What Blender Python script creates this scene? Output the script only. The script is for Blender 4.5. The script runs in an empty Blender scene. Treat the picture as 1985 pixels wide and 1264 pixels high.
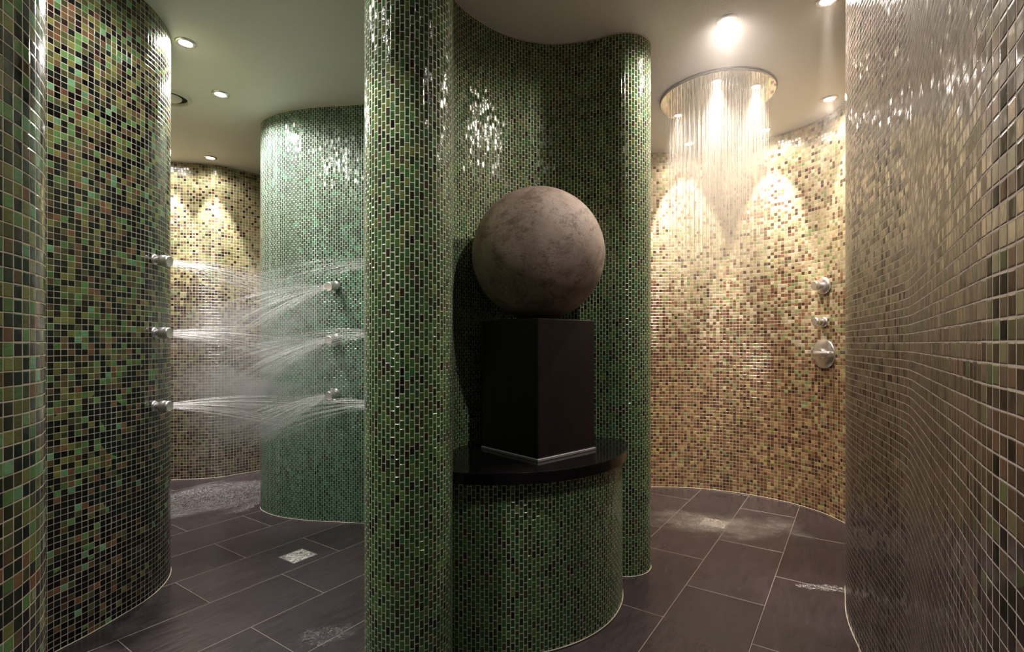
import bpy, math, random
from mathutils import Vector, Matrix
random.seed(7)
S = bpy.context.scene
COL = S.collection

# ------------------------------------------------------------------ camera
EYE = 1.03          # lens height in metres
TOP = 2.40          # ceiling height
cam_data = bpy.data.cameras.new('camera')
cam_data.sensor_width = 36.0
cam_data.sensor_fit = 'HORIZONTAL'
cam_data.lens = 36.0 * 980.0 / 1985.0
cam_data.shift_y = 34.0 / 1985.0
cam_data.clip_start = 0.02
cam = bpy.data.objects.new('camera', cam_data)
cam.location = (0, 0, EYE)
cam.rotation_euler = (math.radians(90), 0, 0)
COL.objects.link(cam)
S.camera = cam

# ------------------------------------------------------------------ world, exposure
w = bpy.data.worlds.new('world'); S.world = w; w.use_nodes = True
w.node_tree.nodes['Background'].inputs[0].default_value = (0.0, 0.0, 0.0, 1)
w.node_tree.nodes['Background'].inputs[1].default_value = 0.0
S.view_settings.view_transform = 'Standard'
S.view_settings.look = 'None'
S.view_settings.exposure = 0.28
S.view_settings.gamma = 1.0
S.view_settings.use_curve_mapping = False
S.cycles.use_denoising = True
S.cycles.max_bounces = 7
S.cycles.diffuse_bounces = 4
S.cycles.glossy_bounces = 4
S.cycles.transmission_bounces = 4
S.cycles.transparent_max_bounces = 24
S.cycles.volume_bounces = 0
S.cycles.sample_clamp_indirect = 3.0
S.cycles.caustics_reflective = True
S.cycles.caustics_refractive = False

# lamps: x, y, beam watts, beam degrees, wide watts, wide degrees, colour, label
COOL = (1.0, 0.925, 0.875)
WARM = (1.0, 0.87, 0.77)
LAMPS = [
 (-1.485, 2.30, 20, 44, 40, 162, COOL, None, 'recessed ceiling downlight close to the dark mosaic wall end on the left'),
 (-1.60, 2.774, 30, 40, 68, 168, COOL, None, 'brightest recessed ceiling downlight, in open ceiling beside the round air vent'),
 (-2.22, 3.72, 100, 46, 10, 150, COOL, (-2.30, 3.95, 1.2), 'ceiling downlight grazing the far left mosaic wall, behind the round air vent'),
 (-2.53, 3.66, 100, 46, 8, 150, COOL, (-2.62, 3.90, 1.2), 'small ceiling downlight half hidden by the dark wall end, over the far left mosaic wall'),
 (0.912, 2.141, 26, 34, 50, 168, WARM, None, 'ceiling downlight in front of the round rain shower plate'),
 (1.258, 2.015, 90, 15, 3, 150, WARM, None, 'ceiling downlight at the top edge of the photo beside the right mosaic wall'),
 (1.775, 2.827, 40, 44, 8, 150, WARM, (1.99, 2.84, 1.2), 'ceiling downlight tucked where the shower wall meets the right mosaic wall'),
 (1.620, 3.24, 90, 46, 7, 150, WARM, (1.78, 3.42, 1.2), 'ceiling downlight against the beige shower wall, right of the rain shower plate'),
 (1.21, 3.46, 110, 52, 7, 150, WARM, (1.24, 3.74, 1.2), 'ceiling downlight against the shower wall, seen through the falling water'),
 (0.60, 1.10, 24, 78, 3, 160, COOL, (.14, 1.75, .5), 'ceiling downlight above the camera'),
 (-0.86, 1.06, 52, 56, 5, 158, COOL, (-.38, 1.50, .95), 'ceiling downlight beside the near left bulge'),
 (-1.05, 1.55, 24, 46, 22, 164, COOL, None, 'ceiling downlight over the left passage'),
]
RAIN_W = 60          # each of the four lamps in the rain shower plate
HAZE = True
HZ = .13

# ------------------------------------------------------------------ helpers
def link(o, parent=None):
    COL.objects.link(o)
    if parent is not None: o.parent = parent
    return o
def tag(o, label=None, cat=None, group=None, kind=None):
    if label: o['label'] = label
    if cat: o['category'] = cat
    if group: o['group'] = group
    if kind: o['kind'] = kind
    return o
def empty(name, loc=(0, 0, 0), rot=(0, 0, 0)):
    o = bpy.data.objects.new(name, None); o.empty_display_size = .05
    o.location = loc; o.rotation_euler = rot
    return link(o)
class MB:
    def __init__(s): s.v = []; s.f = []; s.sm = []; s.uv = []
    def quad(s, a, b, c, d, uv=None, sm=False):
        n = len(s.v); s.v += [a, b, c, d]; s.f.append((n, n+1, n+2, n+3)); s.sm.append(sm); s.uv.append(uv)
    def grid(s, rows, closed=False, sm=True, uv=None):
        n0 = len(s.v); m = len(rows[0])
        for r in rows: s.v += [tuple(p) for p in r]
        for i in range(len(rows)-1):
            for j in range(m if closed else m-1):
                k = (j+1) % m
                s.f.append((n0+i*m+j, n0+i*m+k, n0+(i+1)*m+k, n0+(i+1)*m+j)); s.sm.append(sm)
                s.uv.append([uv[i][j], uv[i][j+1], uv[i+1][j+1], uv[i+1][j]] if uv else None)
    def poly(s, pts, flip=False, sm=False):
        n = len(s.v); s.v += [tuple(p) for p in pts]
        f = tuple(range(n, n+len(pts)))
        s.f.append(f[::-1] if flip else f); s.sm.append(sm); s.uv.append(None)
    def lathe(s, prof, seg=32, M=None, cap0=True, cap1=True, sharp=()):
        """prof: (r, z) pairs; sharp: indices where the smooth surface is split"""
        M = M or Matrix.Identity(4)
        def ring(r, z): return [M @ Vector((r*math.cos(2*math.pi*k/seg), r*math.sin(2*math.pi*k/seg), z)) for k in range(seg)]
        start = 0
        cuts = sorted(set(list(sharp)+[len(prof)-1]))
        for c in cuts:
            if c > start: s.grid([ring(*prof[i]) for i in range(start, c+1)], closed=True)
            start = c
        if cap0 and prof[0][0] > 1e-6: s.poly(ring(*prof[0]), flip=True)
        if cap1 and prof[-1][0] > 1e-6: s.poly(ring(*prof[-1]))
    def tube(s, path, r, seg=6, closed=False, cap=True):
        P = [Vector(p) for p in path]; n = len(P); rows = []
        for i, p in enumerate(P):
            a = P[(i-1) % n] if (closed or i > 0) else p
            b = P[(i+1) % n] if (closed or i < n-1) else p
            t = (b-a).normalized(); up = Vector((0, 0, 1)) if abs(t.z) < .9 else Vector((1, 0, 0))
            x = t.cross(up).normalized(); y = x.cross(t)
            rr = r[i] if isinstance(r, (list, tuple)) else r
            rows.append([p + x*rr*math.cos(2*math.pi*k/seg) + y*rr*math.sin(2*math.pi*k/seg) for k in range(seg)])
        if closed: rows.append(rows[0])
        s.grid(rows, closed=True)
        if cap and not closed: s.poly(rows[0], flip=True); s.poly(rows[-1])
    def build(s, name, mat, parent=None):
        me = bpy.data.meshes.new(name); me.from_pydata([tuple(p) for p in s.v], [], s.f)
        me.polygons.foreach_set('use_smooth', s.sm)
        if any(u for u in s.uv):
            L = me.uv_layers.new(name='UVMap')
            for p, u in zip(me.polygons, s.uv):
                if u:
                    for li, c in zip(p.loop_indices, u): L.data[li].uv = c
        me.materials.append(mat); me.update()
        return link(bpy.data.objects.new(name, me), parent)
def finish(o, merge=1e-5, bevel=0, seg=3):
    import bmesh
    bm = bmesh.new(); bm.from_mesh(o.data)
    bmesh.ops.remove_doubles(bm, verts=bm.verts, dist=merge)
    bmesh.ops.recalc_face_normals(bm, faces=bm.faces)
    bm.to_mesh(o.data); bm.free()
    if bevel:
        m = o.modifiers.new('bevel', 'BEVEL'); m.width = bevel; m.segments = seg; m.limit_method = 'ANGLE'; m.harden_normals = True
    return o
def spline(P, step=.01, closed=False):
    """centripetal Catmull-Rom through 2D points, resampled at an even step"""
    P = [Vector((p[0], p[1])) for p in P]; n = len(P); out = []
    segs = n if closed else n-1
    for i in range(segs):
        g = lambda k: P[k % n] if closed else (P[k] if 0 <= k < n else (P[0]*2-P[1] if k < 0 else P[-1]*2-P[-2]))
        p0, p1, p2, p3 = g(i-1), g(i), g(i+1), g(i+2)
        t0 = 0; t1 = t0+(p1-p0).length**.5; t2 = t1+(p2-p1).length**.5; t3 = t2+(p3-p2).length**.5
        m = max(4, int((p2-p1).length/.004))
        for k in range(m):
            t = t1+(t2-t1)*k/m
            A1 = p0*((t1-t)/(t1-t0))+p1*((t-t0)/(t1-t0)); A2 = p1*((t2-t)/(t2-t1))+p2*((t-t1)/(t2-t1)); A3 = p2*((t3-t)/(t3-t2))+p3*((t-t2)/(t3-t2))
            B1 = A1*((t2-t)/(t2-t0))+A2*((t-t0)/(t2-t0)); B2 = A2*((t3-t)/(t3-t1))+A3*((t-t1)/(t3-t1))
            out.append(B1*((t2-t)/(t2-t1))+B2*((t-t1)/(t2-t1)))
    out.append(P[0].copy() if closed else P[-1].copy())
    L = [0]
    for a, b in zip(out, out[1:]): L.append(L[-1]+(b-a).length)
    N = max(2, round(L[-1]/step)); res = []; j = 0
    for k in range(N+1):
        d = L[-1]*k/N
        while j < len(L)-2 and L[j+1] < d: j += 1
        f = (d-L[j])/max(1e-9, L[j+1]-L[j]); res.append((out[j]+(out[j+1]-out[j])*min(1, f), d))
    return res

# ------------------------------------------------------------------ node helpers
class NT:
    def __init__(s, name):
        s.m = bpy.data.materials.new(name); s.m.use_nodes = True; s.t = s.m.node_tree
        for n in list(s.t.nodes): s.t.nodes.remove(n)
        s.out = s.t.nodes.new('ShaderNodeOutputMaterial')
    def n(s, typ, **kw):
        nd = s.t.nodes.new(typ)
        for k, v in kw.items(): setattr(nd, k, v)
        return nd
    def put(s, sock, v):
        if isinstance(v, bpy.types.NodeSocket): s.t.links.new(v, sock)
        else:
            if isinstance(v, (tuple, list)) and len(v) == 3 and len(sock.default_value) == 4: v = (*v, 1)
            sock.default_value = v
    def math(s, op, a, b=None, c=None, clamp=False):
        nd = s.n('ShaderNodeMath', operation=op, use_clamp=clamp)
        for i, v in enumerate((a, b, c)):
            if v is not None: s.put(nd.inputs[i], v)
        return nd.outputs[0]
    def vmath(s, op, a, b=None, scale=None):
        nd = s.n('ShaderNodeVectorMath', operation=op)
        s.put(nd.inputs[0], a)
        if b is not None: s.put(nd.inputs[1], b)
        if scale is not None: s.put(nd.inputs['Scale'], scale)
        return nd.outputs[0]
    def comb(s, x, y, z=0.0):
        nd = s.n('ShaderNodeCombineXYZ')
        for i, v in enumerate((x, y, z)): s.put(nd.inputs[i], v)
        return nd.outputs[0]
    def sep(s, v):
        nd = s.n('ShaderNodeSeparateXYZ'); s.put(nd.inputs[0], v); return nd.outputs
    def noise(s, vec, scale, detail=2, rough=.5, out=0, dist=0):
        nd = s.n('ShaderNodeTexNoise'); s.put(nd.inputs['Vector'], vec)
        s.put(nd.inputs['Scale'], scale); s.put(nd.inputs['Detail'], detail); s.put(nd.inputs['Roughness'], rough); s.put(nd.inputs['Distortion'], dist)
        return nd.outputs[out]
    def white(s, vec):
        nd = s.n('ShaderNodeTexWhiteNoise', noise_dimensions='3D'); s.put(nd.inputs['Vector'], vec)
        return nd.outputs[0], nd.outputs[1]
    def smooth(s, v, a, b, lo=0.0, hi=1.0):
        nd = s.n('ShaderNodeMapRange', interpolation_type='SMOOTHSTEP')
        s.put(nd.inputs[0], v); nd.inputs[1].default_value = a; nd.inputs[2].default_value = b
        nd.inputs[3].default_value = lo; nd.inputs[4].default_value = hi
        return nd.outputs[0]
    def mix(s, f, a, b, blend='MIX'):
        nd = s.n('ShaderNodeMix', data_type='RGBA', blend_type=blend)
        s.put(nd.inputs[0], f); s.put(nd.inputs[6], a); s.put(nd.inputs[7], b)
        return nd.outputs[2]
    def ramp(s, v, stops, interp='CONSTANT'):
        nd = s.n('ShaderNodeValToRGB'); s.put(nd.inputs[0], v); cr = nd.color_ramp; cr.interpolation = interp
        while len(cr.elements) > 1: cr.elements.remove(cr.elements[-1])
        cr.elements[0].position = stops[0][0]; cr.elements[0].color = (*stops[0][1], 1)
        for p, c in stops[1:]:
            e = cr.elements.new(p); e.color = (*c, 1)
        return nd.outputs[0]
    def bsdf(s, **kw):
        nd = s.n('ShaderNodeBsdfPrincipled')
        for k, v in kw.items(): s.put(nd.inputs[k.replace('_', ' ')], v)
        s.t.links.new(nd.outputs[0], s.out.inputs[0])
        return nd
    def bump(s, h, dist, strength=1.0, normal=None):
        nd = s.n('ShaderNodeBump'); s.put(nd.inputs['Height'], h); nd.inputs['Distance'].default_value = dist; s.put(nd.inputs['Strength'], strength)
        if normal is not None: s.put(nd.inputs['Normal'], normal)
        return nd.outputs[0]
def weights(cols):
    """[(weight, colour)] -> constant ramp stops"""
    tot = sum(c[0] for c in cols); acc = 0; out = []
    for wt, c in cols: out.append((acc/tot, c)); acc += wt
    return out
def srgb(r, g, b):
    f = lambda c: (c/255/12.92) if c/255 <= .04045 else ((c/255+.055)/1.055)**2.4
    return (f(r), f(g), f(b))

def mosaic(name, pu, pv, brick, gap, pal_a, pal_b, z_mix, grout, tilt=.07, rough=.14, streak=.35, jitter=.06, wav=.35, cluster=2.2, dark=.82, spec=.55):
    """glass mosaic in wall metres (UV = run along the wall, height). pal_b replaces pal_a below/above by z_mix = (z0, z1, share at z0, share at z1)"""
    t = NT(name)
    gk = lambda pal: [(a_, tuple(x*dark for x in c_)) for a_, c_ in pal]
    pal_a, pal_b = gk(pal_a), gk(pal_b)
    uv = t.n('ShaderNodeTexCoord').outputs['UV']
    sx = t.sep(uv); u, v = sx[0], sx[1]
    if brick:
        # columns of upright bricks, every other column shifted by half a brick
        cu = t.math('DIVIDE', u, pu); iu = t.math('FLOOR', cu); fu = t.math('FRACT', cu)
        rnd, _ = t.white(t.comb(iu, 3.0, 1.0))
        half = t.math('MULTIPLY', t.math('MODULO', t.math('ABSOLUTE', iu), 2.0), .5)
        off = t.math('ADD', half, t.math('MULTIPLY', rnd, .16))
        cv = t.math('ADD', t.math('DIVIDE', v, pv), off); iv = t.math('FLOOR', cv); fv = t.math('FRACT', cv)
    else:
        cu = t.math('DIVIDE', u, pu); cv = t.math('DIVIDE', v, pv)
        iu = t.math('FLOOR', cu); fu = t.math('FRACT', cu); iv = t.math('FLOOR', cv); fv = t.math('FRACT', cv)
    cell = t.comb(iu, iv, 0.5)
    r1, rc = t.white(cell)
    rs = t.sep(rc)
    # distance to the tile edge, in metres
    jit = t.math('MULTIPLY', t.math('SUBTRACT', rs[2], .5), gap*.5)
    eu = t.math('MULTIPLY', t.math('SUBTRACT', .5, t.math('ABSOLUTE', t.math('SUBTRACT', fu, .5))), pu)
    ev = t.math('MULTIPLY', t.math('SUBTRACT', .5, t.math('ABSOLUTE', t.math('SUBTRACT', fv, .5))), pv)
    e = t.math('ADD', t.math('MINIMUM', eu, ev), jit)
    tile = t.smooth(e, gap*.5-.0003, gap*.5+.0003)
    dome = t.smooth(e, gap*.5-.0004, gap*.5+.0016)
    ca = t.ramp(r1, weights(pal_a)); cb = t.ramp(r1, weights(pal_b))
    z0, z1, s0, s1 = z_mix
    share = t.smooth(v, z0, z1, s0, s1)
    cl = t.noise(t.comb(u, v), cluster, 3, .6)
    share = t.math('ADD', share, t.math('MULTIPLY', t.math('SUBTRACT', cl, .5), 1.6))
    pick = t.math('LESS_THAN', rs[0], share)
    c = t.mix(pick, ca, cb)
    # swirls in the glass and brightness from tile to tile
    sw = t.noise(t.vmath('ADD', t.vmath('MULTIPLY', t.comb(u, v), (60.0, 520.0, 1.0)), t.vmath('SCALE', rc, scale=40.0)), 1.0, 3, .6)
    k = t.math('ADD', 1.0-streak, t.math('MULTIPLY', sw, 2*streak))
    k = t.math('MULTIPLY', k, t.math('ADD', .72, t.math('MULTIPLY', rs[1], .56)))
    c = t.mix(1.0, c, t.comb(k, k, k), 'MULTIPLY')
    gn = t.noise(t.comb(u, v), 90.0, 2)
    g = t.mix(gn, tuple(x*.75 for x in grout), tuple(min(1, x*1.2) for x in grout))
    col = t.mix(tile, g, c)
    geo = t.n('ShaderNodeNewGeometry')
    nrm = t.vmath('NORMALIZE', t.vmath('ADD', geo.outputs['Normal'], t.vmath('SCALE', t.vmath('SUBTRACT', rc, (.5, .5, .5)), scale=tilt)))
    wv = t.noise(t.vmath('ADD', t.comb(u, v), t.vmath('SCALE', rc, scale=7.0)), 130.0 if brick else 60.0, 2, .5)
    hgt = t.math('ADD', dome, t.math('MULTIPLY', wv, wav))
    nb = t.bump(hgt, .0012, 1.0, nrm)
    ro = t.math('ADD', t.math('MULTIPLY', t.math('SUBTRACT', 1.0, tile), .55), rough)
    t.bsdf(Base_Color=col, Roughness=ro, Normal=nb, Specular_IOR_Level=spec)
    return t.m

# palettes (linear values come from sRGB picks)
BLK = srgb(17, 14, 17); BLG = srgb(24, 34, 30); MAR = srgb(40, 24, 26); BRN = srgb(98, 78, 56); OLV = srgb(116, 118, 66); GRN = srgb(92, 132, 76)
JADE = srgb(108, 158, 118); RUST = srgb(122, 86, 64)
m_left = mosaic('dark_green_mosaic', .0215, .0215, False, .0016,
    [(24, BLK), (13, BLG), (9, MAR), (19, OLV), (12, GRN), (13, srgb(78, 82, 52)), (5, RUST), (4, JADE), (9, BRN)],
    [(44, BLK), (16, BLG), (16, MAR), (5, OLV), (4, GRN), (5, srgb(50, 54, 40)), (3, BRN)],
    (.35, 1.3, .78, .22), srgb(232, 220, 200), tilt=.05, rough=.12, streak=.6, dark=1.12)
m_back = mosaic('olive_mosaic', .0215, .0215, False, .0016,
    [(45, srgb(142, 134, 92)), (14, srgb(122, 118, 74)), (14, srgb(160, 152, 112)), (10, srgb(118, 136, 92)), (11, srgb(52, 42, 34)), (6, srgb(100, 76, 50))],
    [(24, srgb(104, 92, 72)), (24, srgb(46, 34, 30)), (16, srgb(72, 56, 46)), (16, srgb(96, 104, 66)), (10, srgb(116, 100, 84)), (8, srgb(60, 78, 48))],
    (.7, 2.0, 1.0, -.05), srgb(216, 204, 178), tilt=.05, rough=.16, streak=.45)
m_shower = mosaic('beige_mosaic', .0215, .0215, False, .0017,
    [(46, srgb(190, 176, 142)), (12, srgb(206, 194, 164)), (12, srgb(164, 160, 112)), (8, srgb(176, 150, 118)), (6, srgb(104, 82, 58)), (8, srgb(140, 154, 106)), (5, srgb(80, 58, 44)), (3, srgb(124, 92, 66))],
    [(20, srgb(138, 102, 76)), (18, srgb(112, 80, 58)), (16, srgb(160, 128, 94)), (14, srgb(178, 156, 108)), (10, srgb(88, 60, 48)), (10, srgb(126, 122, 72)), (8, srgb(150, 108, 80)), (4, srgb(54, 38, 34))],
    (.35, 1.8, .92, .0), srgb(236, 220, 190), tilt=.05, rough=.16, streak=.4, dark=1.16)
m_right = mosaic('brown_mosaic', .0215, .0215, False, .0015,
    [(22, srgb(62, 46, 44)), (20, srgb(90, 70, 62)), (12, srgb(96, 90, 70)), (14, srgb(112, 78, 64)), (9, srgb(90, 104, 64)), (10, srgb(118, 104, 90)), (4, srgb(76, 114, 66)), (9, srgb(36, 28, 30))],
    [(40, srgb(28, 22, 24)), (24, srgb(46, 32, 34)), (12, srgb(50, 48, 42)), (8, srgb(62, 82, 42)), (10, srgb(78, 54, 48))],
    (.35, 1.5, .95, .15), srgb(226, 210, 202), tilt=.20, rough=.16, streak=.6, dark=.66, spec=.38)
m_center = mosaic('green_brick_mosaic', .0143, .0257, True, .0023,
    [(20, srgb(80, 104, 52)), (18, srgb(62, 82, 44)), (16, srgb(98, 108, 56)), (14, srgb(60, 88, 56)), (12, srgb(50, 62, 40)), (8, srgb(64, 102, 64)), (4, srgb(60, 48, 40)), (3, srgb(38, 36, 36)), (8, srgb(76, 76, 48))],
    [(24, srgb(68, 108, 54)), (20, srgb(54, 86, 44)), (16, srgb(86, 116, 54)), (16, srgb(56, 104, 60)), (10, srgb(46, 58, 38)), (3, srgb(36, 36, 36)), (8, srgb(66, 70, 44)), (8, srgb(80, 126, 60))],
    (.5, 1.7, .95, .2), srgb(212, 222, 192), tilt=.20, rough=.12, wav=.6, dark=.88)
m_inner = mosaic('sea_green_brick_mosaic', .0143, .0257, True, .0020,
    [(26, srgb(62, 82, 66)), (20, srgb(56, 75, 60)), (14, srgb(68, 90, 73)), (12, srgb(52, 68, 54)), (8, srgb(58, 72, 52))],
    [(26, srgb(74, 120, 90)), (20, srgb(66, 108, 80)), (14, srgb(82, 132, 98)), (12, srgb(58, 94, 70))],  # brighter lower tiles paint in the stronger light low on this wall
    (.5, 2.0, 1.0, .1), srgb(200, 216, 200), tilt=.20, rough=.14, wav=.6, dark=.85)

def plain(name, col, rough=.5, metal=0.0, **kw):
    t = NT(name); t.bsdf(Base_Color=col, Roughness=rough, Metallic=metal, **kw); return t.m
m_caulk = plain('pale_caulk', srgb(205, 196, 178), .55)
def plaster():
    t = NT('white_plaster'); p = t.n('ShaderNodeTexCoord').outputs['Object']
    n1 = t.noise(p, 140.0, 3, .6); n2 = t.noise(p, 2.0, 3)
    t.bsdf(Base_Color=t.mix(n2, srgb(243, 239, 234), srgb(249, 246, 242)), Roughness=.45, Normal=t.bump(n1, .004, .8))
    return t.m
m_plaster = plaster()
def slate():
    t = NT('slate_floor_tiles'); p = t.n('ShaderNodeTexCoord').outputs['Object']
    th = math.radians(34.26); s_, c_ = math.sin(th), math.cos(th)
    x, y, z = t.sep(p)[:3]
    u = t.math('ADD', t.math('MULTIPLY', x, s_), t.math('MULTIPLY', y, c_))
    v = t.math('SUBTRACT', t.math('MULTIPLY', x, c_), t.math('MULTIPLY', y, s_))
    kv = t.math('DIVIDE', t.math('SUBTRACT', -.297, v), .304); ik = t.math('FLOOR', kv); fk = t.math('FRACT', kv)
    odd = t.math('MODULO', t.math('ADD', ik, 20.0), 2.0)
    ku = t.math('DIVIDE', t.math('ADD', t.math('SUBTRACT', u, 2.20-6.08), t.math('MULTIPLY', odd, .304)), .608); iu = t.math('FLOOR', ku); fu = t.math('FRACT', ku)
    ev = t.math('MULTIPLY', t.math('SUBTRACT', .5, t.math('ABSOLUTE', t.math('SUBTRACT', fk, .5))), .304)
    eu = t.math('MULTIPLY', t.math('SUBTRACT', .5, t.math('ABSOLUTE', t.math('SUBTRACT', fu, .5))), .608)
    e = t.math('MINIMUM', ev, eu)
    tile = t.smooth(e, .0010, .0017); edge = t.smooth(e, .0009, .0035)
    r, rc = t.white(t.comb(iu, ik, 1.0))
    ux = t.comb(t.math('MULTIPLY', u, 3.0), t.math('MULTIPLY', v, 14.0), 0.0)
    grain = t.noise(t.vmath('ADD', ux, t.vmath('SCALE', rc, scale=9.0)), 3.0, 6, .65, dist=.4)
    fine = t.noise(p, 160.0, 2)
    base = t.ramp(t.math('ADD', t.math('MULTIPLY', grain, .8), t.math('MULTIPLY', r, .25)), [(.2, srgb(40, 35, 38)), (.8, srgb(72, 63, 67))], 'LINEAR')
    col = t.mix(tile, srgb(150, 136, 128), base)
    wet = t.noise(p, 1.7, 3, .5)
    ro = t.math('ADD', t.smooth(wet, .35, .65, .16, .34), t.math('MULTIPLY', t.math('SUBTRACT', 1.0, tile), .2))
    hgt = t.math('ADD', t.math('MULTIPLY', edge, 1.0), t.math('ADD', t.math('MULTIPLY', grain, .9), t.math('MULTIPLY', fine, .08)))
    t.bsdf(Base_Color=col, Roughness=ro, Normal=t.bump(hgt, .0022, .8), Specular_IOR_Level=.6)
    return t.m
m_slate = slate()
m_chrome = plain('brushed_chrome', (.86, .83, .85), .27, .85)
m_mirror = plain('polished_steel', (.50, .485, .44), .05, 1.0)
m_white = plain('white_enamel', srgb(225, 220, 208), .35)
def lamp_mat(name, col, st):
    t = NT(name); e = t.n('ShaderNodeEmission'); t.put(e.inputs[0], col); t.put(e.inputs[1], st)
    t.t.links.new(e.outputs[0], t.out.inputs[0]); return t.m
m_lamp_cool = lamp_mat('lit_cool_glass', (1, .95, .88), 45)
m_lamp_warm = lamp_mat('lit_warm_glass', (1, .86, .68), 45)

# ------------------------------------------------------------------ floor, ceiling
def slab(name, z0, z1, mat):
    b = MB(); x0, x1, y0, y1 = -3.3, 2.6, -2.9, 5.2
    c = [(x0, y0), (x1, y0), (x1, y1), (x0, y1)]
    b.poly([(x, y, z1) for x, y in c]); b.poly([(x, y, z0) for x, y in c], flip=True)
    for i in range(4):
        (ax, ay), (bx, by) = c[i], c[(i+1) % 4]
        b.quad((ax, ay, z0), (bx, by, z0), (bx, by, z1), (ax, ay, z1))
    return tag(b.build(name, mat), kind='structure')
slab('floor', -.12, 0.0, m_slate)
slab('ceiling', TOP, TOP+.12, m_plaster)

# ------------------------------------------------------------------ walls
trim_n = [0]
def bead(path, closed, top=True, bottom=True):
    if closed: path = path[:-1]
    for on, z in ((bottom, .0025), (top, TOP-.0025)):
        if on:
            trim_n[0] += 1
            b = MB(); b.tube([(p.x, p.y, z) for p in path], .0026, 6, closed=closed)
            tag(b.build('trim_%d' % trim_n[0], m_caulk), kind='structure')
def wall_open(name, pts, mat, side, thick=.1, u0=0.0):
    """side=+1: the room is on the left of the running direction"""
    sp = spline(pts, .012); b = MB(); P = [p for p, d in sp]; n = len(P)
    nr = []
    for i in range(n):
        tg = (P[min(i+1, n-1)]-P[max(i-1, 0)]).normalized(); nr.append(Vector((-tg.y, tg.x))*side)
    O = [p-m*thick for p, m in zip(P, nr)]
    Z = (0.0, TOP)
    b.grid([[(p.x, p.y, z) for p in P] for z in Z], uv=[[(u0+d, z) for p, d in sp] for z in Z])
    b.grid([[(p.x, p.y, z) for p in O] for z in Z])
    for i in (0, n-1):
        b.quad((P[i].x, P[i].y, 0), (O[i].x, O[i].y, 0), (O[i].x, O[i].y, TOP), (P[i].x, P[i].y, TOP))
    tag(b.build(name, mat), kind='structure')
    bead(P, False)
    return sp
def wall_closed(name, pts, mat, z1=TOP, struct=True, top=True):
    sp = spline(pts, .008, closed=True); b = MB(); Z = (0.0, z1)
    b.grid([[(p.x, p.y, z) for p, d in sp] for z in Z], uv=[[(d, z) for p, d in sp] for z in Z])
    o = b.build(name, mat)
    if struct: tag(o, kind='structure')
    bead([p for p, d in sp], True, top=top)
    return o
def arc(cx, cy, r, a0, a1, n):
    return [(cx+r*math.cos(math.radians(a0+(a1-a0)*i/n)), cy+r*math.sin(math.radians(a0+(a1-a0)*i/n))) for i in range(n+1)]

# left side: near bulge, hidden recess, long convex wall that ends in a rounded nose
LEFT = [(-.95, -1.3), (-.80, -.8), (-.86, -.3), (-.80, .15), (-.735, .45)] + arc(-1.05, .652, .33, 6, 50, 5) + \
       [(-.93, 1.00), (-1.15, 1.12), (-1.38, 1.26), (-1.51, 1.46), (-1.525, 1.66), (-1.496, 1.782), (-1.478, 1.897), (-1.466, 2.04),
        (-1.492, 2.18), (-1.545, 2.29), (-1.62, 2.375), (-1.75, 2.45), (-2.0, 2.56), (-2.3, 2.72)]
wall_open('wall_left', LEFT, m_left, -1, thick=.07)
BACK = [(-2.3, 2.72), (-2.62, 2.95), (-2.84, 3.3), (-2.80, 3.62), (-2.577, 3.80), (-2.38, 3.84), (-2.256, 3.885), (-2.15, 3.98), (-2.046, 4.09), (-1.85, 4.32), (-1.4, 4.5), (-.7, 4.45), (-.1, 4.2), (.3, 3.9)]
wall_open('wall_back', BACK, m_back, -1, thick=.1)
SHOWER = [(.3, 3.9), (.65, 3.70), (1.007, 3.626), (1.2, 3.61), (1.383, 3.565), (1.61, 3.44), (1.78, 3.277), (1.878, 3.09), (1.905, 2.89), (1.895, 2.70), (1.83, 2.53), (1.68, 2.37)]
wall_open('wall_shower', SHOWER, m_shower, -1, thick=.1)
RIGHT = [(1.68, 2.37), (1.53, 2.265), (1.42, 2.15), (1.35, 2.046), (1.282, 1.94), (1.222, 1.825), (1.165, 1.69), (1.0725, 1.474), (1.0187, 1.35), (.955, 1.22), (.83, 1.03), (.6957, .833),
         (.559, .629), (.477, .506), (.4276, .4222), (.372, .342), (.33, .24), (.325, .10), (.37, -.1), (.52, -.38), (.74, -.8), (.70, -1.3)]
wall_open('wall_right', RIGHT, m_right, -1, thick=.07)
FRONT = [(.70, -1.3), (.72, -1.8), (.45, -2.2), (-.1, -2.35), (-.65, -2.2), (-.98, -1.8), (-.95, -1.3)]
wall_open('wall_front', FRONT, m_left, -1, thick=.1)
CENTER = arc(-.328, 1.607, .136, 180, 360, 8) + [(-.205, 1.74), (-.238, 1.88), (-.226, 2.02), (-.13, 2.155), (-.017, 2.25), (.10, 2.296), (.206, 2.31), (.366, 2.275), (.44, 2.24)] + \
         arc(.505, 2.366, .14, 270, 420, 8) + [(.42, 2.54), (.2, 2.60), (-.1, 2.56), (-.35, 2.42), (-.49, 2.2), (-.52, 2.0), (-.49, 1.8)]
wall_closed('wall_center', CENTER, m_center)
INNER = [(-.3, 2.80), (-.6, 2.855), (-.838, 2.887), (-.977, 2.906), (-1.12, 2.923), (-1.269, 2.957), (-1.402, 3.01), (-1.515, 3.09), (-1.567, 3.15), (-1.592, 3.21), (-1.595, 3.30), (-1.55, 3.39), (-1.42, 3.42),
         (-1.2, 3.36), (-.9, 3.25), (-.5, 3.2), (-.1, 3.1), (.12, 2.9), (.15, 2.6), (.0, 2.48), (-.2, 2.55)]
wall_closed('wall_inner', INNER, m_inner)

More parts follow.
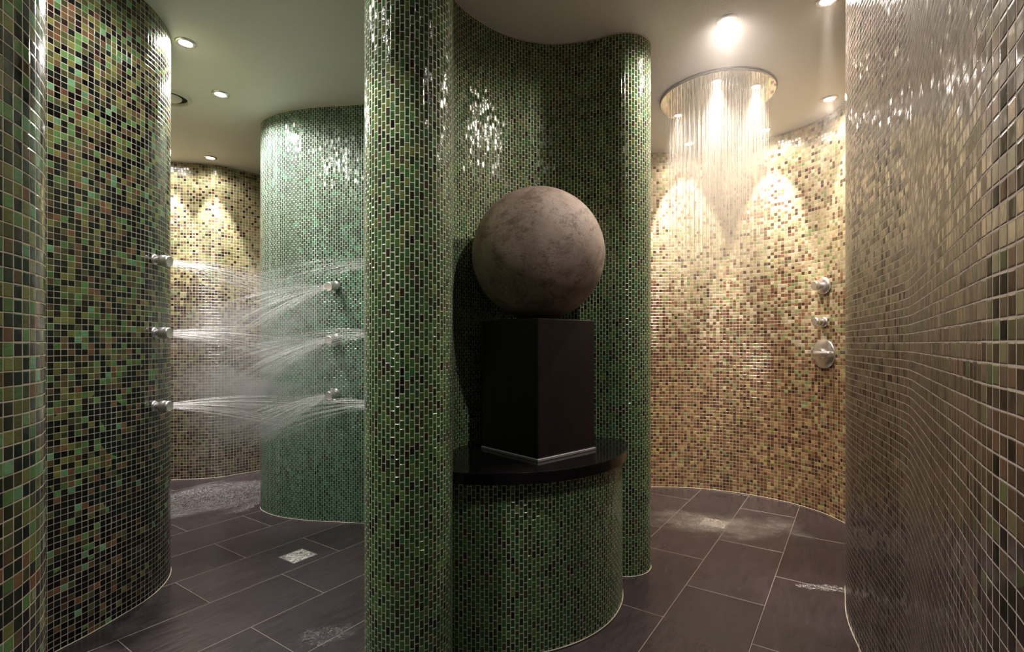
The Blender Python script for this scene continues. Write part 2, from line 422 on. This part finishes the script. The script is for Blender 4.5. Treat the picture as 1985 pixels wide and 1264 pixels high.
# ------------------------------------------------------------------ bench in the niche
def half_disc(cx, cy, r, inset=0.0):
    """front arc of the bench round to where it meets the niche wall, closed inside the wall"""
    pts = arc(cx, cy, r, 178, 372, 60)
    return pts + [(.40, 2.36), (.2, 2.40), (-.05, 2.33), (-.2, 2.22), (-.33, 2.12), (-.45, 2.15)]
bench = empty('niche_bench', (-.062, 2.0, 0))
tag(bench, 'curved green mosaic bench under a black stone ledge in the middle niche', 'bench')
def rel(pts, o): return [(x-o.location.x, y-o.location.y) for x, y in pts]
bc = (-.062, 2.18)
wall_line = [p for p, d in spline(CENTER, .008, closed=True)]
def inside(p, poly):
    c = False
    for i in range(len(poly)):
        a, b_ = poly[i-1], poly[i]
        if (a[1] > p[1]) != (b_[1] > p[1]) and p[0] < (b_[0]-a[0])*(p[1]-a[1])/(b_[1]-a[1])+a[0]: c = not c
    return c
def front_arc(r): return [p for p in arc(bc[0], bc[1], r, 185, 375, 190) if not inside(p, wall_line)]
def niche_line(r, gap=.0015):
    """the niche wall between the two ends of the ledge, from right to left"""
    out = []
    for i in range(1, len(wall_line)-1):
        p = wall_line[i]; tg = (wall_line[i+1]-wall_line[i-1]).normalized()
        if math.dist(p, bc) < r-.004 and p.y < 2.5 and p.x > -.26: out.append((p.x-tg.y*-gap*0, p.y))
    return out[::-1]
base_pts = front_arc(.527)
b = MB(); loc = rel(base_pts, bench); d = 0; uvs = []
for i, p in enumerate(loc):
    if i: d += math.dist(p, loc[i-1])
    uvs.append(d)
b.grid([[(x, y, z) for x, y in loc] for z in (0, .585)], uv=[[(k, z) for k in uvs] for z in (0, .585)])
b.build('base', m_center, bench)
m_bench = None
b = MB(); b.tube([(x, y, .004) for x, y in loc], .0026, 6); b.build('floor_joint', m_caulk, bench)
m_granite = NT('black_polished_stone')
_p = m_granite.n('ShaderNodeTexCoord').outputs['Object']
m_granite.bsdf(Base_Color=m_granite.mix(m_granite.noise(_p, 60.0, 3), srgb(14, 12, 13), srgb(26, 23, 24)), Roughness=.12, Specular_IOR_Level=.5)
m_granite = m_granite.m
lp = rel(front_arc(.547) + niche_line(.547), bench)
b = MB(); b.poly([(x, y, .61) for x, y in lp]); b.poly([(x, y, .572) for x, y in lp], flip=True)
for i in range(len(lp)):
    (ax, ay), (cx_, cy_) = lp[i], lp[(i+1) % len(lp)]
    b.quad((ax, ay, .572), (cx_, cy_, .572), (cx_, cy_, .61), (ax, ay, .61))
finish(b.build('ledge', m_granite, bench), bevel=.004)

# ------------------------------------------------------------------ pedestal and ball
c0 = Vector((.092, 1.79)); ax1 = Vector((.236, .212)).normalized(); ax2 = Vector((-ax1.y, ax1.x)); SD = .316
ctr = c0 + ax1*SD/2 + ax2*SD/2
rotz = math.atan2(ax1.y, ax1.x)
ped = empty('pedestal', (ctr.x, ctr.y, .61), (0, 0, rotz))
tag(ped, 'dark brown square pedestal block standing on the black ledge under the ball', 'pedestal')
def box(name, sx, sy, z0, z1, mat, parent, bev=.003):
    b = MB(); x, y = sx/2, sy/2
    V = [(-x, -y), (x, -y), (x, y), (-x, y)]
    b.poly([(p[0], p[1], z1) for p in V]); b.poly([(p[0], p[1], z0) for p in V], flip=True)
    for i in range(4):
        a, c = V[i], V[(i+1) % 4]; b.quad((*a, z0), (*c, z0), (*c, z1), (*a, z1))
    return finish(b.build(name, mat, parent), bevel=bev)
t = NT('dark_bronzed_wood'); p = t.n('ShaderNodeTexCoord').outputs['Object']
n1 = t.noise(t.vmath('MULTIPLY', p, (30.0, 30.0, 4.0)), 1.0, 5, .65); n2 = t.noise(p, 5.0, 3)
t.bsdf(Base_Color=t.ramp(t.math('ADD', t.math('MULTIPLY', n1, .5), t.math('MULTIPLY', n2, .5)), [(.3, srgb(26, 20, 20)), (.7, srgb(46, 35, 34))], 'LINEAR'), Roughness=.38, Normal=t.bump(n1, .001, .4))
m_ped = t.m
box('block', SD, SD, .010, .511, m_ped, ped, .004)
box('plinth_strip', SD+.008, SD+.008, 0.0, .010, plain('brushed_steel_strip', (.75, .72, .74), .3, .6), ped, .002)

t = NT('clay_ball'); p = t.n('ShaderNodeTexCoord').outputs['Object']
a = t.noise(p, 5.0, 6, .65); bb = t.noise(p, 13.0, 7, .74, dist=.5); cc = t.noise(t.vmath('MULTIPLY', p, (1, 1, 2.6)), 75.0, 4, .75, dist=1.2)
base = t.ramp(a, [(.3, srgb(144, 127, 114)), (.5, srgb(172, 153, 139)), (.7, srgb(190, 174, 160))], 'LINEAR')
sp_ = t.smooth(t.math('ADD', t.math('MULTIPLY', bb, .6), t.math('MULTIPLY', cc, .4)), .41, .52)
col = t.mix(t.math('MULTIPLY', t.math('SUBTRACT', 1.0, sp_), .62), base, srgb(82, 62, 54))
t.bsdf(Base_Color=col, Roughness=.62, Normal=t.bump(t.math('ADD', bb, t.math('MULTIPLY', cc, .5)), .006, .5), Specular_IOR_Level=.3)
ball_r = .262
b = MB(); rows = []
for i in range(65):
    th = math.pi*i/64
    rows.append([(ball_r*math.sin(th)*math.cos(2*math.pi*k/128), ball_r*math.sin(th)*math.sin(2*math.pi*k/128), -ball_r*math.cos(th)) for k in range(128)])
b.grid(rows, closed=True)
ball = finish(b.build('stone_ball', t.m)); ball.location = (ctr.x, ctr.y, 1.121+ball_r+.0005)
tag(ball, 'large mottled brown-grey clay ball resting on the dark pedestal', 'ball')

# ------------------------------------------------------------------ ceiling downlights
def make_downlight(warm):
    r = empty('downlight', (0, 0, TOP))
    b = MB(); b.lathe([(.026, -.001), (.028, -.006), (.034, -.008), (.041, -.006), (.043, 0.0)], 32, cap0=False, cap1=False)
    b.build('trim_ring', m_chrome, r)
    b = MB(); b.lathe([(.0, -.0035), (.0268, -.003)], 24, cap0=False, cap1=False)
    b.build('lens', m_lamp_warm if warm else m_lamp_cool, r)
    return r
protos = {}
for i, (x, y, bw, bc_, ww, wc, colr, aim, lab) in enumerate(LAMPS):
    warm = colr is WARM
    if warm not in protos: r = make_downlight(warm); protos[warm] = r
    else:
        src = protos[warm]; r = src.copy(); COL.objects.link(r)
        for ch in list(src.children):
            if ch.type == 'MESH':
                c = ch.copy(); COL.objects.link(c); c.parent = r
    r.location = (x, y, TOP)
    tag(r, lab, 'ceiling light', 'recessed ceiling downlights')
    for nm, en, cone, bl, dz in (('spot_beam', bw, bc_, .5, -.010), ('wide_beam', ww, wc, .5, -.009)):
        L = bpy.data.lights.new(nm, 'SPOT'); L.energy = en; L.spot_size = math.radians(cone); L.spot_blend = bl; L.color = colr; L.shadow_soft_size = .018
        o = link(bpy.data.objects.new(nm, L), r); o.location = (0, 0, dz)
        if aim and nm == 'spot_beam': o.rotation_euler = (Vector(aim)-Vector((x, y, TOP))).to_track_quat('-Z', 'Y').to_euler()

def plane_frame(p, d):
    """matrix that puts +Z along d at p"""
    z = Vector(d).normalized(); up = Vector((0, 0, 1)) if abs(z.z) < .95 else Vector((0, 1, 0))
    x = up.cross(z).normalized(); y = z.cross(x)
    M = Matrix((x, y, z)).transposed().to_4x4(); M.translation = Vector(p); return M

# ------------------------------------------------------------------ round air vent
vent = empty('air_vent', (-1.895, 2.80, TOP)); tag(vent, 'round white ceiling air vent with a hanging inner disc', 'vent')
b = MB(); b.lathe([(.084, -.0005), (.085, -.012), (.090, -.017), (.100, -.012), (.106, 0.0)], 48, cap0=False, cap1=False); b.build('outer_ring', m_white, vent)
b = MB(); b.lathe([(0.0, -.0015), (.084, -.001)], 40, cap0=False, cap1=False); b.build('duct_shade_disc', plain('duct_shade', srgb(30, 28, 26), .8), vent)  # flat dark disc paints the shade inside the duct gap
b = MB(); b.lathe([(0.0, -.018), (.046, -.018), (.056, -.012), (.058, -.007), (.02, -.006)], 48, cap0=False); b.build('inner_disc', m_white, vent)
b = MB(); b.lathe([(0.0, -.009), (.012, -.009), (.012, -.0005)], 16, cap0=False, cap1=False); b.build('centre_bolt', m_white, vent)

# ------------------------------------------------------------------ rain shower plate, its water
RX, RY, RR = 1.130, 2.800, .298
rain = empty('rain_shower_plate', (RX, RY, TOP)); tag(rain, 'large round mirror-polished rain shower plate flush under the ceiling', 'shower head')
b = MB(); b.lathe([(0.0, -.016), (RR-.003, -.016), (RR, -.013), (RR, 0.0)], 96, cap0=False, cap1=False, sharp=(1, 2)); b.build('plate', m_mirror, rain)
b = MB(); b.lathe([(RR, -.002), (RR+.004, -.004), (RR+.005, 0.0)], 96, cap0=False, cap1=False); b.build('rim', plain('dark_rim', srgb(90, 76, 62), .3, .8), rain)
m_lamp_rain = lamp_mat('lit_amber_glass', (1, .84, .62), 60)
for (x, y) in ((1.057, 2.607), (1.284, 2.659), (.985, 2.995), (1.213, 3.035)):
    x -= RX; y -= RY
    b = MB(); b.lathe([(0.0, -.0185), (.019, -.018)], 24, M=Matrix.Translation((x, y, 0)), cap0=False, cap1=False); b.build('lamp_lens', m_lamp_rain, rain)
    b = MB(); b.lathe([(.019, -.016), (.021, -.021), (.026, -.016)], 24, M=Matrix.Translation((x, y, 0)), cap0=False, cap1=False); b.build('lamp_ring', m_chrome, rain)
    L = bpy.data.lights.new('rain_beam', 'SPOT'); L.energy = RAIN_W; L.spot_size = math.radians(50); L.spot_blend = .8; L.color = (1, .78, .54); L.shadow_soft_size = .015
    o = link(bpy.data.objects.new('rain_beam', L), rain); o.location = (x, y, -.026)

def water(name, a0, power, from_uv=True, z0=0, z1=1, tint=(1, 1, 1)):
    t = NT(name)
    if from_uv:
        f = t.sep(t.n('ShaderNodeTexCoord').outputs['UV'])[0]
        al = t.math('MULTIPLY', t.math('POWER', t.math('SUBTRACT', 1.0, f), power), a0)
    else:
        f = t.sep(t.n('ShaderNodeNewGeometry').outputs['Position'])[2]
        al = t.smooth(f, z0, z1, .02, a0)
    br = t.noise(t.n('ShaderNodeNewGeometry').outputs['Position'], 24.0, 2)
    al = t.math('MULTIPLY', al, t.smooth(br, .35, .6, .45, 1.0))
    d = t.n('ShaderNodeBsdfDiffuse'); t.put(d.inputs[0], tint)
    tr = t.n('ShaderNodeBsdfTranslucent'); t.put(tr.inputs[0], tint)
    g = t.n('ShaderNodeBsdfGlossy'); t.put(g.inputs[0], (1, 1, 1)); t.put(g.inputs[1], .25)
    m1 = t.n('ShaderNodeMixShader'); t.put(m1.inputs[0], .5); t.put(m1.inputs[1], d.outputs[0]); t.put(m1.inputs[2], tr.outputs[0])
    m2 = t.n('ShaderNodeMixShader'); t.put(m2.inputs[0], .3); t.put(m2.inputs[1], m1.outputs[0]); t.put(m2.inputs[2], g.outputs[0])
    tp = t.n('ShaderNodeBsdfTransparent')
    m3 = t.n('ShaderNodeMixShader'); t.put(m3.inputs[0], al); t.put(m3.inputs[1], tp.outputs[0]); t.put(m3.inputs[2], m2.outputs[0])
    t.t.links.new(m3.outputs[0], t.out.inputs[0]); return t.m
m_rain = water('falling_water', .7, 1, False, 1.2, 2.2, (1, .95, .9))
m_spray = water('spray_water', .5, 1.1)
m_spray_far = water('thin_spray_water', .22, .8)
class Streams(MB):
    def stream(s, path, r0, r1, seg=4):
        n = len(path); rows = []; uv = []
        for i, p in enumerate(path):
            p = Vector(p); q = Vector(path[min(i+1, n-1)]); o_ = Vector(path[max(i-1, 0)]); tg = (q-o_).normalized()
            up = Vector((0, 0, 1)) if abs(tg.z) < .9 else Vector((1, 0, 0)); x = tg.cross(up).normalized(); y = x.cross(tg); r = r0+(r1-r0)*i/(n-1)
            rows.append([p+x*r*math.cos(2*math.pi*k/seg)+y*r*math.sin(2*math.pi*k/seg) for k in range(seg)])
            uv.append([(i/(n-1), 0)]*(seg+1))
        s.grid(rows, closed=True, uv=uv)
b = Streams()
k = 0; N = 420
for i in range(N):
    rr = .262*math.sqrt((i+.5)/N); an = i*2.399963
    x, y = RX+rr*math.cos(an), RY+rr*math.sin(an)
    j = .0015
    pts = [(x+random.uniform(-j, j)*q, y+random.uniform(-j, j)*q, 2.378-q*random.uniform(1.5, 2.2)) for q in (0,)] + \
          [(x+random.uniform(-j, j), y+random.uniform(-j, j), zz) for zz in (2.0, 1.5, 1.0, .5, .012)]
    b.stream(pts, .0011, .0009)
tag(b.build('falling_water', m_rain), 'curtain of thin water streams falling from the round rain shower plate', 'water', kind='stuff')

# ------------------------------------------------------------------ body jets and their sprays
def make_jet(p, d, big=False):
    r = empty('body_jet', p); r.rotation_euler = plane_frame((0, 0, 0), d).to_euler()
    k = 1.15 if big else 1.0
    b = MB(); b.lathe([(.013*k, -.004), (.021*k, -.004), (.022*k, .003), (.019*k, .009), (.0125*k, .011)], 32, cap0=False, cap1=False); b.build('wall_flange', m_chrome, r)
    b = MB(); b.lathe([(.0125*k, .004), (.0125*k, .022), (.020*k, .026), (.0235*k, .032), (.0235*k, .046), (.0215*k, .050), (.0225*k, .053), (.0225*k, .064), (.020*k, .066)], 32, cap0=False, cap1=False, sharp=(1,)); b.build('swivel_body', m_chrome, r)
    b = MB(); b.lathe([(.0, .0645), (.016*k, .0645), (.020*k, .066)], 32, cap0=False, cap1=False); b.build('spray_face', m_white, r)
    return r
def spray(p, d, n, length, spread, drop, mat, label, r0=.0009, seed=1):
    R = random.Random(seed); M = plane_frame((0, 0, 0), d); p = Vector(p)+Vector(d).normalized()*.066; b = Streams()
    for i in range(n):
        a = spread*math.sqrt((i+.5)/n); an = i*2.399963+R.random()*.5
        dv = M.to_3x3() @ Vector((math.sin(a)*math.cos(an), math.sin(a)*math.sin(an), math.cos(a)))
        o_ = M.to_3x3() @ Vector((.015*math.sqrt((i+.5)/n)*math.cos(an), .015*math.sqrt((i+.5)/n)*math.sin(an), 0))
        ln = length*R.uniform(.75, 1.1); dr = drop*R.uniform(.8, 1.2)
        b.stream([p+o_+dv*ln*q-Vector((0, 0, dr*q*q)) for q in (0, .2, .4, .6, .8, 1.0)], r0, r0*1.3)
    return tag(b.build('water_spray', mat), label, 'water', 'water sprays of the body jets', 'stuff')
HT = ('top', 'middle', 'lowest')
for i, z in enumerate((1.374, 1.074, .773)):
    d = (.93, .30, -.05); p = (-1.470, 2.075, z)
    j = make_jet(p, (1, .0, -.02 if i else -.12)); tag(j, '%s of three chrome body jets on the dark mosaic wall on the left' % HT[i], 'shower jet', 'body jets on the dark left wall')
    spray(p, (.80, .48, -.12 if i == 0 else -.02), 24, .62, .17, .11 if i == 0 else .08, m_spray, 'fan of water from the %s jet on the dark left wall' % HT[i], seed=i)
for i, z in enumerate((1.365, 1.063, .749)):
    p = (-1.008, 2.904, z)
    j = make_jet(p, (-.38, -.9, -.22), True); tag(j, '%s of three chrome body jets on the sea-green wall' % HT[i], 'shower jet', 'body jets on the sea-green wall')
    spray(p, (-.78, -.55, -.24), 46, .66, .26, .16, m_spray_far, 'misty fan of water from the %s jet on the sea-green wall' % HT[i], seed=10+i)
for i, z in enumerate((1.374, 1.074, .773)):
    p = (-.512, 2.12, z)
    j = make_jet(p, (-.98, .12, 0)); tag(j, '%s of the chrome body jets on the wall behind the front pillar' % HT[i], 'shower jet', 'body jets behind the front pillar')
    spray(p, (-.97, .22, .0), 30, .75, .13, .17, m_spray_far, 'thin water streams jetting left from behind the front pillar, %s fan' % HT[i], seed=20+i)

# ------------------------------------------------------------------ shower controls on the beige wall
def wallpos(z): return Vector((1.882, 3.05, z))
nrm_ = Vector((-.985, -.17, 0)).normalized(); tan_ = Vector((.17, -.985, 0)).normalized()
def wl_frame(z): return plane_frame(wallpos(z), nrm_)
j = empty('shower_jet', wallpos(1.379)); j.rotation_euler = wl_frame(0).to_euler(); tag(j, 'topmost chrome fitting on the beige shower wall, a jet with a round flange', 'shower jet')
b = MB(); b.lathe([(0.0, -.003), (.052, -.003), (.053, .004), (.048, .012), (.03, .018), (.0, .020)], 48, cap0=False, cap1=False); b.build('wall_flange', m_chrome, j)
b = MB(); b.lathe([(.018, .012), (.018, .034), (.026, .040), (.027, .066), (.024, .070), (.0, .070)], 32, cap0=False, cap1=False, sharp=(1, 4)); b.build('nozzle', m_chrome, j)
j = empty('control_knob', wallpos(1.160)); j.rotation_euler = wl_frame(0).to_euler(); tag(j, 'small chrome knob between the jet and the round mixer on the shower wall', 'knob')
b = MB(); b.lathe([(0.0, -.003), (.030, -.003), (.030, .004), (.022, .008)], 32, cap0=False, cap1=False); b.build('wall_flange', m_chrome, j)
b = MB(); b.lathe([(.020, .006), (.021, .038), (.027, .042), (.027, .060), (.023, .064), (0.0, .064)], 32, cap0=False, cap1=False, sharp=(4,)); b.build('knob', m_chrome, j)
j = empty('mixer_control', wallpos(.968)); j.rotation_euler = wl_frame(0).to_euler(); tag(j, 'large round chrome mixer plate with a stubby lever, lowest on the shower wall', 'shower control')
b = MB(); b.lathe([(0.0, -.003), (.088, -.003), (.089, .003), (.084, .009), (.05, .013), (0.0, .014)], 64, cap0=False, cap1=False); b.build('back_plate', m_chrome, j)
b = MB(); b.lathe([(.032, .010), (.032, .022), (.028, .030), (0.0, .032)], 40, cap0=False, cap1=False, sharp=(2,)); b.build('hub', m_chrome, j)
b = MB(); b.lathe([(0.0, -.036), (.014, -.034), (.017, -.02), (.017, .084), (.014, .090), (0.0, .091)], 28, M=Matrix.Translation((0, 0, .036)) @ Matrix.Rotation(math.radians(90), 4, 'Y'), cap0=False, cap1=False); lv = b.build('lever', m_chrome, j)

# ------------------------------------------------------------------ floor drains
def drain(x, y, s, label):
    r = empty('floor_drain', (x, y, 0), (0, 0, math.radians(-34.26))); tag(r, label, 'drain', 'square steel floor drains')
    h = s/2; b = MB(); t_ = .006
    o4 = [(-h, -h), (h, -h), (h, h), (-h, h)]; i4 = [(-h+t_, -h+t_), (h-t_, -h+t_), (h-t_, h-t_), (-h+t_, h-t_)]
    for k in range(4):
        a, c, e, f = o4[k], o4[(k+1) % 4], i4[(k+1) % 4], i4[k]
        b.quad((*a, .003), (*c, .003), (*e, .003), (*f, .003)); b.quad((*a, 0), (*c, 0), (*c, .003), (*a, .003)); b.quad((*f, .003), (*e, .003), (*e, .0005), (*f, .0005))
    b.build('frame', m_chrome, r)
    t = NT('frosted_drain_steel'); p = t.n('ShaderNodeTexCoord').outputs['Object']
    n1 = t.smooth(t.noise(p, 30.0, 3, .6, dist=2.5), .35, .6)
    t.bsdf(Base_Color=t.mix(n1, srgb(120, 118, 116), srgb(250, 248, 244)), Roughness=.42, Metallic=.25, Normal=t.bump(n1, .006, .8))
    g = h-t_; b = MB(); b.poly([(-g, -g, .0022), (g, -g, .0022), (g, g, .0022), (-g, g, .0022)]); b.poly([(-g, -g, .0004), (g, -g, .0004), (g, g, .0004), (-g, g, .0004)], flip=True)
    for k in range(4):
        V = [(-g, -g), (g, -g), (g, g), (-g, g)]; a, c = V[k], V[(k+1) % 4]; b.quad((*a, .0004), (*c, .0004), (*c, .0022), (*a, .0022))
    b.build('cover', t.m, r)
drain(-1.035, 2.447, .128, 'square steel floor drain in the dark tiles left of the front pillar')
drain(1.160, 2.895, .135, 'square steel floor drain under the falling water of the rain shower')

# ------------------------------------------------------------------ water on the floor
def splash(cx, cy, rx, ry, rot, dens, label, seed, clip=None, lo=.48, hi=.60, floor_=.06, edge=.45):
    t = NT('splashing_water'); pos = t.n('ShaderNodeTexCoord').outputs['Object']; x, y, z = t.sep(pos)[:3]
    q = t.math('SQRT', t.math('ADD', t.math('POWER', t.math('DIVIDE', x, rx), 2.0), t.math('POWER', t.math('DIVIDE', y, ry), 2.0)))
    pv = t.vmath('ADD', pos, (seed*3.1, seed*1.7, 0.0))
    big = t.noise(pv, 1.6/min(rx, ry), 3, .6); fin = t.noise(pv, 70.0, 4, .7, dist=2.0)
    body = t.math('SUBTRACT', t.math('ADD', 1.0, t.math('MULTIPLY', t.math('SUBTRACT', big, .5), 1.6)), q)
    al = t.math('MULTIPLY', t.smooth(body, .0, edge), t.smooth(fin, lo, hi, floor_, 1.0)); al = t.math('MULTIPLY', al, dens)
    t.bsdf(Base_Color=srgb(226, 222, 222), Roughness=.16, Alpha=al, Normal=t.bump(fin, .01, 1.0), Specular_IOR_Level=.8)
    n = 40; b = MB(); R = random.Random(seed)
    rows = []
    for i in range(n+1):
        rows.append([(rx*(2*i/n-1), ry*(2*k/n-1), .0022+.0025*R.random()) for k in range(n+1)])
    b.grid(rows)
    if clip:
        keep = [k for k, f in enumerate(b.f) if clip(*(Matrix.Rotation(rot, 2) @ Vector(b.v[f[0]][:2]) + Vector((cx, cy))))]
        b.f = [b.f[k] for k in keep]; b.sm = [b.sm[k] for k in keep]; b.uv = [b.uv[k] for k in keep]
    o = b.build('water_splash', t.m); o.location = (cx, cy, 0); o.rotation_euler = (0, 0, rot)
    return tag(o, label, 'water', kind='stuff')
splash(-1.98, 3.38, .56, .44, math.radians(28), .8, 'white churning water splashing over the tiles at the foot of the far left wall', 3, clip=lambda x, y: x > -2.72 and not (x > -1.63 and y > 3.02) and y < 3.78)
splash(1.31, 2.125, .13, .035, math.radians(-8), .9, 'small splash of water on the tiles beside the right mosaic wall', 5, clip=lambda x, y: True)
splash(1.17, 2.87, .50, .27, math.radians(-8), .85, 'thin splashing water under the rain shower plate, whitened for lamp glare on the wet tiles', 6, lo=.3, hi=.75, floor_=.25, edge=1.1)  # soft pale sheet also paints the lamps' glare on the wet floor
splash(-.66, 1.78, .12, .07, math.radians(20), .35, 'faint dark patch of splashed drops on the tiles beside the front pillar', 8)

# ------------------------------------------------------------------ steam and mist
def haze(name, shape, dens, label, noise_scale=None, soft=None, aniso=.3, col=(1, 1, 1), glow=0):
    t = NT(name+'_air')
    vs = t.n('ShaderNodeVolumeScatter'); t.put(vs.inputs['Color'], col); vs.inputs['Anisotropy'].default_value = aniso
    d = dens
    if soft:
        p = t.n('ShaderNodeTexCoord').outputs['Object']; x, y, z = t.sep(p)[:3]
        q = t.math('SQRT', t.math('ADD', t.math('ADD', t.math('POWER', t.math('DIVIDE', x, soft[0]), 2.0), t.math('POWER', t.math('DIVIDE', y, soft[1]), 2.0)), t.math('POWER', t.math('DIVIDE', z, soft[2]), 2.0)))
        d = t.math('MULTIPLY', t.smooth(q, .25, 1.0, 1.0, 0.0), dens)
        if noise_scale: d = t.math('MULTIPLY', d, t.smooth(t.noise(t.vmath('MULTIPLY', p, noise_scale), 1.0, 3, .6, dist=.6), .38, .66, .15, 1.5))
    if glow:
        x, y, z = t.sep(t.n('ShaderNodeNewGeometry').outputs['Position'])[:3]
        q = t.math('SQRT', t.math('ADD', t.math('POWER', t.math('SUBTRACT', x, RX), 2.0), t.math('POWER', t.math('SUBTRACT', y, RY), 2.0)))
        d = t.math('ADD', dens, t.math('MULTIPLY', t.math('MULTIPLY', t.smooth(q, .18, .32, 1.0, 0.0), t.smooth(z, 1.5, 2.35)), glow))
    t.put(vs.inputs['Density'], d)
    t.t.links.new(vs.outputs[0], t.out.inputs['Volume'])
    return t.m
def ellipsoid(name, c, r, mat, label):
    b = MB(); rows = []
    for i in range(17):
        th = math.pi*i/16
        rows.append([(r[0]*math.sin(th)*math.cos(2*math.pi*k/32), r[1]*math.sin(th)*math.sin(2*math.pi*k/32), -r[2]*math.cos(th)) for k in range(32)])
    b.grid(rows, closed=True); o = finish(b.build(name, mat)); o.location = c
    return tag(o, label, 'steam', kind='stuff')
if HAZE:
    r = (.56, .30, .66)
    ellipsoid('water_mist', (-1.25, 2.52, .86), r, haze('mist', None, 2.2, '', (3.0, 3.0, 7.0), r, .2), 'pale mist hanging in front of the sea-green wall where the sprays meet')
    b = MB(); b.lathe([(0.0, -.6), (.40, -.6), (.72, -.1), (.72, .385), (0.0, .385)], 40, cap0=False, cap1=False)
    o = finish(b.build('shower_steam', haze('steam', None, HZ, '', None, None, .35, (1, .97, .95), .9))); o.location = (1.14, 2.68, 2.0)
    tag(o, 'thin steam under the ceiling of the shower, lit by the downlights and the rain shower plate', 'steam', kind='stuff')
